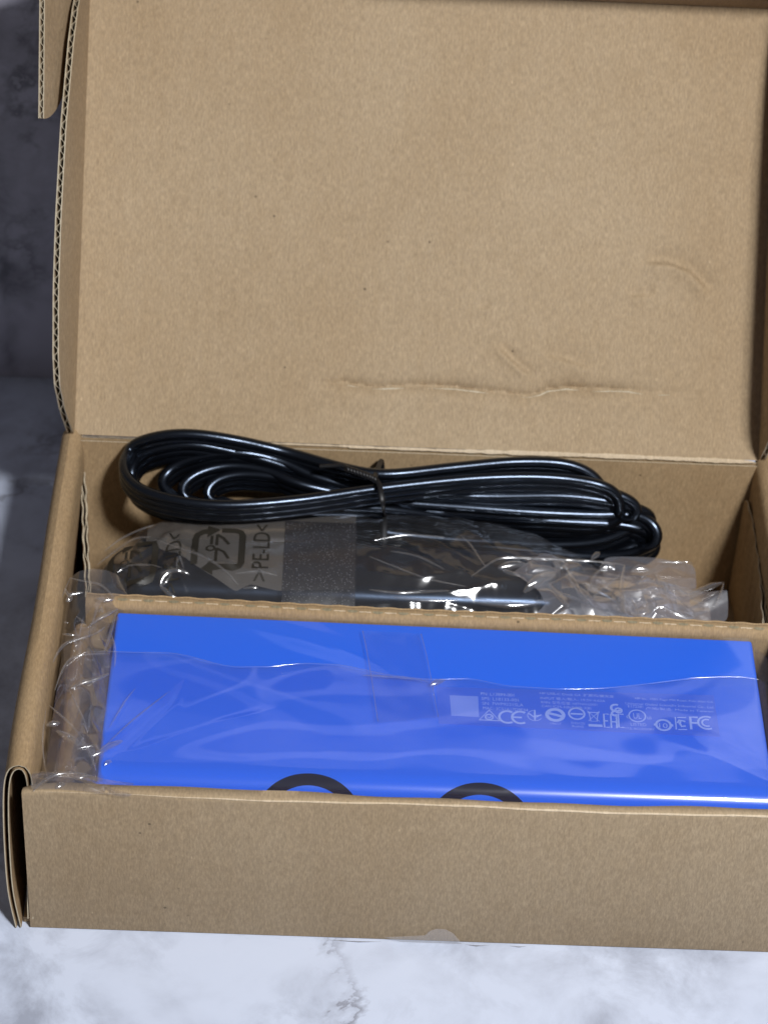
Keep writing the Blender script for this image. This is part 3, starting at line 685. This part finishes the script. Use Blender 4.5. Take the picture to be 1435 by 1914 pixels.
for rad, pts in ((0.35, [(132, 1080), (112, 1125), (107, 1140), (99, 1200), (92, 1260), (83, 1340), (80, 1390), (84, 1430), (90, 1452)]), (0.35, [(132, 1080), (150, 1085), (185, 1092), (205, 1107), (217, 1125)]),
        (0.45, [(220, 1138), (205, 1146), (180, 1160), (163, 1174)]), (0.40, [(220, 1138), (213, 1160), (205, 1190), (194, 1222)]), (0.35, [(208, 1185), (214, 1205), (216, 1230), (214, 1250)]),
        (0.45, [(93, 1250), (108, 1220), (125, 1202), (155, 1192), (180, 1183), (196, 1172)]), (0.35, [(205, 1222), (165, 1223), (142, 1227), (126, 1238), (113, 1262), (103, 1292)]),
        (0.75, [(133, 1287), (148, 1279), (165, 1273), (185, 1267), (206, 1259)]), (0.9, [(87, 1356), (98, 1353), (114, 1351)]), (1.0, [(106, 1366), (122, 1374), (138, 1383), (152, 1396)]),
        (0.9, [(171, 1413), (186, 1407), (202, 1396), (218, 1389), (233, 1384)]), (0.6, [(196, 1430), (203, 1424), (211, 1424)]), (0.4, [(92, 1318), (108, 1332), (128, 1350), (150, 1376), (166, 1404), (176, 1428), (180, 1442)]),
        (0.35, [(130, 1290), (145, 1320), (160, 1355), (166, 1384)]), (0.5, [(145, 1400), (160, 1396), (178, 1394), (188, 1404)]), (0.5, [(62, 1479), (80, 1462), (105, 1448), (130, 1445), (155, 1446), (176, 1452)]), (0.8, [(104, 1474), (114, 1468), (124, 1464)]), (0.6, [(138, 1456), (152, 1453), (166, 1450)]),
        (0.8, [(124, 1125), (130, 1119), (140, 1115)]), (0.6, [(122, 1100), (128, 1112), (138, 1110), (158, 1107)]), (0.7, [(180, 1119), (196, 1121), (214, 1120)]), (0.5, [(184, 1142), (192, 1139), (190, 1148)]), (0.4, [(120, 1163), (132, 1165)]), (0.45, [(117, 1185), (135, 1187), (145, 1186)]), (0.3, [(144, 1152), (155, 1162), (164, 1172)])):
    fold(bag, [PX(u, v, zl(u, v)) for u, v in pts], rad)
fold(bag, EDGE2[:24], 0.10, 0.03, False); fold(bag, EDGE2[23:], 0.07, 0.03, False)
# folds pressed on the device's own film
for rad, pts in ((0.22, [(196, 1395), (250, 1345), (320, 1290)]), (0.2, [(205, 1360), (235, 1310), (255, 1285)]), (0.8, [(803, 1281), (818, 1275), (834, 1270)]), (0.3, [(677, 1262), (740, 1266), (790, 1272), (800, 1280)])):
    fold(bag, [PX(u, v, ZT+2.6) for u, v in pts], rad)

# ------------------------------------------------------------------ adapter, its bag
ad = empty('power_adapter', (105, 160, 3.4), 'black power adapter brick with its lead, inside the printed hazy bag', 'adapter')
def rbox(name, x0, x1, y0, y1, z0, z1, r, mat, parent, seg=5):
    bm = bmesh.new(); bmesh.ops.create_cube(bm, size=1.0)
    for v in bm.verts: v.co = Vector(((x0+x1)/2+v.co.x*(x1-x0), (y0+y1)/2+v.co.y*(y1-y0), (z0+z1)/2+v.co.z*(z1-z0)))
    bmesh.ops.bevel(bm, geom=bm.edges[:], offset=r, segments=seg, profile=0.5, affect='EDGES')
    V = [tuple(v.co) for v in bm.verts]; Fs = [tuple(v.index for v in f.verts) for f in bm.faces]; bm.free()
    return autosm(mk(name, V, Fs, mat, parent), 40)
rbox('brick', 27, 214, 142, 180, 14, 55.5, 7.5, BRICK, ad)
rbox('seam_band', 26.8, 214.2, 141.8, 180.2, 39.6, 40.4, 0.35, RUBBER, ad, 1)
mb_path = [(213, 160, 42), (222, 160, 44), (232, 154, 46), (238, 146, 46), (234, 138, 46), (224, 136, 49), (218, 142, 53), (220, 150, 55), (228, 152, 54), (238, 148, 50)]
sweep('lead', resample(catmull(mb_path, 14), 1.2), circ(3.1, 12), (0.05, 0.1, 1), CORDM, ad)
rbox('strain_relief', 213, 222, 155.5, 164.5, 37.5, 46.5, 3.5, RUBBER, ad, 3)
rbox('lead_plug', 15, 28, 150, 168, 34, 48, 4, BRICK, ad, 3)
pb = empty('adapter_bag', (140, 155, 50), 'hazy clear bag printed with a dark recycling mark, holding the black adapter behind the divider', 'plastic bag')
fx = [12, 16, 24, 31, 46, 85, 130, 170, 195, 215, 235]; fy = [152, 162, 172, 180, 186, 190, 191, 191, 186, 177, 168]
zx = [12, 20, 30, 46, 70, 170, 200, 235]; zz = [50, 55, 59, 62, 63.5, 63.5, 62, 57]
def bag_pt(X, Wv):
    """bag skin over the adapter: Wv 0 at the divider, 1 at the far side"""
    yn = 126.0; yf = np.interp(X, fx, fy); zt = np.interp(X, zx, zz)
    zn = np.interp(X, zx, [42, 44, 46, 47, 48, 48, 46, 44])
    Y = yn+(yf-yn)*Wv
    z = zn+(zt-zn)*np.where(Wv < 0.5, 1-(1-np.clip(Wv/0.5, 0, 1))**2, 1)-3.5*np.clip((Wv-0.72)/0.28, 0, 1)**2
    rough = 0.55*wav(X, Y*1.3, 51, 26)+0.35*wav(X, Y, 52, 11)
    k = 0.18+0.82*np.clip((70-X)/25, 0, 1)+0.9*np.clip((X-128)/20, 0, 1); k = np.clip(k, 0, 1.25)
    z = z+rough*k*0.9
    folds = [([(40, 172), (52, 160), (64, 150), (74, 143)], 1.5, 2.2), ([(47, 160), (49, 148), (53, 138)], 1.8, 1.4), ([(20, 150), (34, 160), (48, 174)], 1.4, 2.0), ([(24, 138), (40, 146), (50, 150)], 1.3, 1.8),
             ([(64, 152), (80, 148), (94, 150)], 0.8, 1.6), ([(128, 150), (150, 147), (176, 152)], 1.2, 2.4), ([(132, 168), (150, 160), (172, 150), (190, 144)], 1.4, 2.6), ([(140, 178), (158, 170), (172, 158)], 1.2, 2.5),
             ([(128, 136), (160, 138), (190, 134)], 1.3, 1.6), ([(170, 182), (184, 166), (200, 156)], 1.5, 2.5), ([(150, 140), (172, 143), (196, 150)], 1.1, 1.4)]
    for pl, am, wd in folds:
        d, p = seg_dist(X, Y, pl); z = z+am*np.exp(-np.abs(d)/wd)*np.clip(np.minimum(p, 1-p)*6, 0, 1)
    return np.stack([X, Y, z], -1)
S, T = np.meshgrid(np.linspace(12.5, 234, 260), np.linspace(0, 1, 100), indexing='ij')
Pb = bag_pt(S, T); mk('skin', Pb.reshape(-1, 3), grid_faces(260, 100), BAGF, pb, smooth=True)
def on_bag(x, y, lift=0.5):
    x = np.asarray(x, float); yf = np.interp(x, fx, fy); return bag_pt(x, np.clip((np.asarray(y, float)-126.0)/(yf-126.0), 0, 1))+np.array([0, 0, lift])
S, T = np.meshgrid(np.linspace(34, 124, 90), np.linspace(0, 1, 50), indexing='ij')
low = np.interp(S, [34, 44, 52, 62, 70, 74, 80, 92, 127], [165, 159, 154, 146, 141, 139, 142, 140, 142])
hi = np.interp(S, fx, fy)-0.3
Yd = low+(hi-low)*T; Pd = on_bag(S.ravel(), Yd.ravel(), 0.2+0.0*S.ravel()[0]); mk('doubled_film', Pd, grid_faces(90, 50), DOUBLE, pb, smooth=True)
def bag_print(name, V2, Fs, fn):
    """flat print laid on the bag: refine then drape"""
    bm = bmesh.new(); vs = [bm.verts.new((p[0], p[1], 0)) for p in V2]
    for f in Fs:
        try: bm.faces.new([vs[i] for i in f])
        except ValueError: pass
    bmesh.ops.triangulate(bm, faces=bm.faces[:])
    for _ in range(3):
        es = [e for e in bm.edges if e.calc_length() > 2.0]
        if not es: break
        bmesh.ops.subdivide_edges(bm, edges=es, cuts=1)
        bmesh.ops.triangulate(bm, faces=bm.faces[:])
    bm.verts.index_update()
    P = np.array([v.co[:2] for v in bm.verts]); Fo = [tuple(v.index for v in f.verts) for f in bm.faces]; bm.free()
    pcount[0] += 1; Q = fn(P); return mk(name, on_bag(Q[:, 0], Q[:, 1], 0.45+0.025*(pcount[0] % 7)), Fo, INK, pb, smooth=True)
def stroke2(pts, wd, closed=False):
    pts = np.asarray(pts, float); n = len(pts); V2 = []
    for i in range(n):
        a = pts[i-1] if (i > 0 or closed) else pts[i]; b = pts[(i+1) % n] if (i < n-1 or closed) else pts[i]
        t = (b-a)/(np.linalg.norm(b-a)+1e-9); nn = np.array([-t[1], t[0]])*wd/2; V2 += [pts[i]+nn, pts[i]-nn]
    return V2, [(2*i, 2*i+1, (2*i+3) % (2*n), (2*i+2) % (2*n)) for i in range(n if closed else n-1)]
def bag_set(x0, y0, sc, flip=1):
    """recycling mark with two kana signs and the polymer code, turned a quarter to the left; x0,y0 its centre"""
    fn = lambda P: np.c_[x0+P[:, 0]*sc, y0+P[:, 1]*sc*flip]
    # ring of two bent arrows (24 wide, 26 high)
    V2, Fs = stroke2([(1.0, 12.4), (7.0, 12.4), (9.6, 11.6), (10.6, 9.0), (10.6, -8.6), (9.6, -11.0), (7.0, -12.0), (-2.5, -12.0)], 3.0); bag_print('recycling_mark', V2, Fs, fn)
    bag_print('recycling_mark', [(-2.0, -15.6), (-2.0, -8.2), (-7.2, -11.9)], [(0, 1, 2)], fn)
    V2, Fs = stroke2([(-10.6, -9.5), (-10.6, 6.5), (-10.0, 9.5), (-7.5, 11.6), (-5.0, 12.2)], 3.0); bag_print('recycling_mark', V2, Fs, fn)
    bag_print('recycling_mark', [(-5.4, 16.0), (-5.4, 8.2), (0.4, 12.6)], [(0, 1, 2)], fn)
    # kana turned a quarter: first stroke group above, second below
    for s_ in ([(-3.3, 9.0), (-3.3, 3.2)], [(-0.9, 9.6), (-0.9, 2.4)], [(-0.9, 9.4), (2.0, 7.0), (4.6, 2.8)],
               [(-0.9, 0.6), (-0.9, -8.6)], [(-0.9, 0.2), (2.6, -2.4), (4.8, -6.8)]):
        V2, Fs = stroke2(s_, 1.25); bag_print('kana_sign', V2, Fs, fn)
    V2, Fs = stroke2(arc(1.8, 0, 360, 14)[:-1], 0.9, True); V2 = [(a-3.6, b+0.4) for a, b in V2]; bag_print('kana_sign', V2, Fs, fn)
    V2, Fs = text_mesh('>PE-LD<'); V2 = V2[:, :2]-V2[:, :2].min(0); V2 = V2/V2.max(0); V2 = np.c_[15.5+(1-V2[:, 1])*0+ (V2[:, 1]*-7.4+7.4), V2[:, 0]*35.0-17.5]
    bag_print('polymer_code', V2, Fs, fn)
bag_set(65.5, 160.0, 0.95)
bag_set(29.0, 153.5, 0.9)
# strip of speckled tape across the bag
S, T = np.meshgrid(np.linspace(93.5, 124.5, 40), np.linspace(128.5, 180, 60), indexing='ij')
Pt_ = on_bag(S, T, 0.85); mk('speckled_tape', Pt_.reshape(-1, 3), grid_faces(40, 60), TAPEB, pb, smooth=True)
# crushed mouth of the bag at the right
def rmouth(u, v):
    x = 198+u*70+7*(1-u)*math.sin(v*8.5); yn = 128+4*u; yf = 174-16*u; y = yn+(yf-yn)*v
    z = 53+10*math.sin(math.pi*(0.15+0.75*v))*(1-0.45*u)-3*u; return np.array([x, y, z])
crumple('crushed_mouth', rmouth, 11, 8, 3.0, CRUMP2, pb, 41)
def rmouth2(u, v):
    x = 214+u*62; y = 130+v*26-4*u; z = 46+9*math.sin(math.pi*v)*(1-0.3*u)+3*u; return np.array([x, y, z])
crumple('crushed_mouth', rmouth2, 9, 6, 2.6, CRUMP2, pb, 43)
def rtip(u, v):
    x = 240+u*44; y = 158-u*6-v*(22-9*u); z = 56-v*6+2*u+2.0*math.sin(u*6); return np.array([x, y, z])
crumple('crushed_mouth', rtip, 6, 4, 1.4, CRUMP2, pb, 47)
def rtip2(u, v):
    x = 232+u*40; y = 172-v*14; z = 56-3*v+2*math.sin(u*4); return np.array([x, y, z])
crumple('crushed_mouth', rtip2, 5, 4, 1.3, CRUMP2, pb, 53)

def PXB(u, v, lift=0.3):
    z = 60.0
    for _ in range(12):
        p = PX(u, v, z); q = on_bag(np.array([min(max(p[0], 12.5), 234)]), np.array([p[1]]), lift)[0]; z = 0.5*z+0.5*q[2]
    return PX(u, v, z)
for rad, pts in ((0.9, [(300, 1096), (304, 1080), (316, 1069), (332, 1066), (348, 1070), (357, 1077)]), (0.8, [(300, 1096), (310, 1104), (318, 1112), (334, 1118)]), (0.4, [(300, 1096), (312, 1086), (320, 1072)]), (0.35, [(196, 1030), (225, 1008), (262, 990), (290, 980)]),
        (0.4, [(182, 1056), (215, 1030), (250, 1008), (285, 1003)]), (0.45, [(290, 1008), (330, 1022), (380, 1040), (420, 1066), (446, 1094)]), (0.35, [(330, 1066), (332, 1048), (336, 1040), (344, 1064)]), (0.35, [(220, 1070), (240, 1058), (280, 1056), (305, 1062)]), (0.5, [(455, 1100), (470, 1098), (486, 1099)]),
        (0.35, [(470, 1050), (490, 1068), (492, 1078)]), (0.4, [(440, 1072), (480, 1068), (520, 1076)]), (0.5, [(690, 1102), (740, 1108), (790, 1106), (840, 1104)]), (0.6, [(735, 1116), (790, 1122), (860, 1122)]), (0.35, [(700, 1010), (760, 1000), (830, 1004)]), (0.35, [(690, 1040), (740, 1060), (800, 1082), (870, 1096)]),
        (0.4, [(860, 1000), (880, 1020), (900, 1050), (910, 1062)]), (0.35, [(730, 1030), (780, 1040), (830, 1064)])):
    fold(pb, [PXB(u, v) for u, v in pts], rad)
for rad, z, pts in ((0.5, 64, [(880, 1078), (905, 1060), (930, 1045), (960, 1042), (1030, 1045), (1120, 1050), (1168, 1056)]), (1.3, 62, [(978, 1108), (1000, 1088), (1020, 1080), (1038, 1074)]), (0.7, 63, [(938, 1066), (956, 1072), (974, 1078)]), (0.9, 62, [(1058, 1062), (1072, 1088), (1084, 1108), (1100, 1126)]),
        (0.7, 60, [(1010, 1100), (1050, 1112), (1086, 1122)]), (0.9, 60, [(855, 1116), (910, 1127), (960, 1131), (1000, 1127), (1040, 1116)]), (0.8, 62, [(1166, 1056), (1162, 1080), (1160, 1110), (1168, 1150)]), (0.5, 62, [(1098, 1104), (1110, 1076), (1130, 1062), (1148, 1068)]), (0.45, 61, [(1104, 1118), (1130, 1096), (1160, 1072)]),
        (0.9, 58, [(1284, 1112), (1305, 1104), (1330, 1095), (1350, 1089)]), (0.4, 58, [(1352, 1088), (1346, 1112), (1336, 1134)]), (0.4, 60, [(1230, 1050), (1262, 1051), (1290, 1052), (1291, 1078)]), (0.5, 58, [(1236, 1090), (1250, 1120), (1262, 1150)]), (0.4, 60, [(1180, 1100), (1200, 1080), (1225, 1062)]), (0.9, 64, [(1104, 1046), (1112, 1038), (1122, 1031)]),
        (0.6, 58, [(1178, 1118), (1190, 1140), (1196, 1160)]), (0.6, 60, [(1050, 1046), (1040, 1058), (1036, 1070)]), (0.7, 60, [(1034, 1048), (1042, 1058), (1052, 1062)]), (0.4, 59, [(1285, 1114), (1270, 1100), (1255, 1084)]), (0.5, 58, [(1228, 1158), (1240, 1154), (1246, 1150)]), (0.3, 58, [(1336, 1134), (1310, 1128), (1284, 1114)]), (1.7, 63, [(985, 1096), (1010, 1082), (1040, 1070)]), (1.5, 62, [(1032, 1052), (1050, 1056), (1062, 1066)]), (1.4, 62, [(1120, 1064), (1136, 1058), (1150, 1066)]), (1.6, 60, [(1078, 1096), (1090, 1112), (1104, 1128)]), (1.5, 61, [(1150, 1100), (1156, 1120), (1172, 1146)]), (1.2, 62, [(930, 1062), (955, 1056), (985, 1054)]), (1.5, 59, [(1200, 1110), (1214, 1126), (1222, 1146)]), (1.3, 60, [(1225, 1078), (1240, 1096), (1246, 1112)]), (1.2, 58, [(1262, 1120), (1276, 1138), (1296, 1152)]), (1.2, 62, [(1180, 1066), (1196, 1062), (1214, 1066)])):
    fold(pb, [PX(u, v, z) for u, v in pts], rad)

# ------------------------------------------------------------------ power cord coil
cord_px = [(1146, 955, 60), (1132, 922, 70), (1040, 904, 73), (900, 904, 74), (720, 922, 74), (560, 945, 74), (430, 955, 74), (335, 947, 74), (262, 924, 74), (233, 888, 74), (245, 851, 74), (287, 829, 74), (350, 822, 74), (430, 832, 75), (540, 857, 76), (640, 885, 77), (720, 897, 77), (850, 884, 77), (960, 874, 77), (1050, 877, 76), (1100, 897, 72), (1115, 930, 64),
    (1050, 968, 50), (900, 985, 46), (720, 962, 58), (560, 957, 63), (430, 968, 63), (330, 958, 63), (268, 935, 63), (247, 905, 63), (262, 868, 64), (305, 848, 65), (370, 842, 66), (480, 866, 66), (600, 902, 67), (720, 913, 69), (900, 915, 69), (1050, 912, 69), (1148, 934, 66), (1180, 962, 59),
    (1100, 1000, 46), (900, 1000, 40), (720, 985, 44), (560, 965, 52), (420, 964, 55), (345, 948, 58), (303, 915, 62), (335, 879, 66), (430, 856, 70), (520, 871, 70), (600, 905, 68), (720, 930, 64), (900, 938, 62), (1060, 938, 63), (1166, 955, 60), (1204, 980, 52),
    (1100, 1025, 40), (900, 1022, 36), (720, 1005, 38), (560, 972, 45), (430, 962, 51), (365, 949, 57), (340, 925, 62), (368, 896, 66), (430, 881, 68), (500, 890, 68), (570, 918, 66), (720, 946, 59), (900, 961, 57), (1000, 968, 56), (1100, 972, 55), (1185, 973, 55), (1217, 990, 53), (1221, 1016, 47), (1195, 1040, 40), (1100, 1050, 34),
    (900, 1030, 34), (720, 1010, 36), (580, 975, 46), (470, 960, 52), (412, 948, 56), (388, 932, 60), (405, 908, 64), (455, 897, 66), (540, 906, 66), (620, 926, 63), (720, 955, 56), (900, 975, 52), (1050, 985, 51), (1150, 990, 50), (1195, 1000, 48), (1205, 1018, 42), (1150, 1045, 36)]
cp_ = np.array([PX(u, v, z) for u, v, z in cord_px]); cp_ = np.array([PX(u, v, Y=207.0) if p[1] > 207.0 else p for p, (u, v, z) in zip(cp_, cord_px)])
path = resample(catmull(cp_, 14), 1.3); prof_k = 1.2
ker = np.ones(7)/7
sm = path.copy()
for i in range(3): sm[3:-3, i] = np.convolve(path[:, i], ker, 'valid')
# three-core flat cord: lobed outline
half = []
for z_ in 5.25*np.cos(np.linspace(0.0, math.pi, 43)[1:-1]):
    y_ = max(math.sqrt(max(2.05**2-(z_-c)**2, 0)) for c in (-3.2, 0, 3.2)); half.append((z_, max(y_, 0.35)))
prof = [(5.25, 0.0)]+half+[(-5.25, 0.0)]+[(z_, -y_) for z_, y_ in reversed(half)]; prof = [(a*prof_k, b*prof_k) for a, b in prof]
coil = empty('coiled_cable', (135, 190, 57), 'black three-core flat power cord coiled in long loops against the box back wall', 'cable')
cord = sweep('cord', sm, prof, (0.0, -0.22, 1.0), CORDM, coil)
# moulded lettering along the cord: rows of tiny raised strokes
mb = MB(); Tn = np.gradient(sm, axis=0); Tn /= np.linalg.norm(Tn, axis=1, keepdims=True)
def near(u, v, z): return int(np.argmin(np.linalg.norm(sm-PX(u, v, z), axis=1)))
for (a, b) in ((near(640, 934, 74), near(330, 946, 74)), (near(1090, 910, 72), near(860, 908, 74))):
    i0, i1 = min(a, b), max(a, b)
    if i1-i0 > 400: continue
    for q in np.arange(i0, i1, 0.62):
        if random.random() < 0.38: continue
        i = int(q); fr_ = q-i; p = sm[i]*(1-fr_)+sm[min(i+1, len(sm)-1)]*fr_; t = Tn[i]
        sd = np.cross(t, (0, -0.22, 1.0)); sd /= np.linalg.norm(sd); up_ = np.cross(sd, t)
        if sd[1] > 0: sd = -sd
        c = p+up_*(3.0*prof_k)+sd*(2.08*prof_k)*0.93+up_*0.9; hh = random.uniform(0.35, 0.75)
        V = [c+t*x_*0.14+up_*y_*hh+(sd+up_*0.4)*z_*0.22 for x_ in (-1, 1) for y_ in (-1, 1) for z_ in (-1, 1)]
        mb.add(V, box_pts(0, 1, 0, 1, 0, 1)[1])
fixn(mb.build('moulded_lettering', [CORDM], coil, kind='stuff'))
# wire tie round the coil
tie = empty('twist_tie', (133, 192, 60), 'thin black plastic tie twisted around the middle of the coiled power cord', 'cable tie')
ring = [PX(700, 894, 84), PX(709, 906, 83.5), PX(713, 925, 82.0), PX(716, 943, 78.5), PX(718, 958, 70), PX(719, 968, 58), np.array([137, 185, 46]), np.array([136, 200, 50]), np.array([135, 208, 62]), np.array([134.5, 208.5, 76]), PX(700, 894, 84)]
sweep('band', resample(catmull(ring, 10), 1.0), [(math.cos(2*math.pi*i/10)*0.4, 1.15*math.sin(2*math.pi*i/10)) for i in range(10)], (0.15, -0.6, 0.8), TIE, tie)
tw = catmull([PX(646, 875, 88), PX(666, 882, 88), PX(688, 890, 86.5), PX(702, 897, 84)], 16)
for ph in (0, math.pi):
    P = resample(tw, 0.35); k = np.arange(len(P))*0.35; c = 0.85
    Q = P+np.c_[0*k, c*np.cos(k*2.1+ph), c*np.sin(k*2.1+ph)]
    sweep('twist_strand', Q, circ(0.75, 8), (0.2, 0.3, 1), TIE, tie)
sweep('tail', resample(catmull([PX(598, 872, 86), PX(620, 871, 87), PX(638, 870, 88), PX(647, 874, 88), PX(651, 884, 87)], 10), 0.8), circ(0.95, 8), (0.1, 0.3, 1), TIE, tie)

for o in scene.objects:
    if '_b' in o: del o['_b']
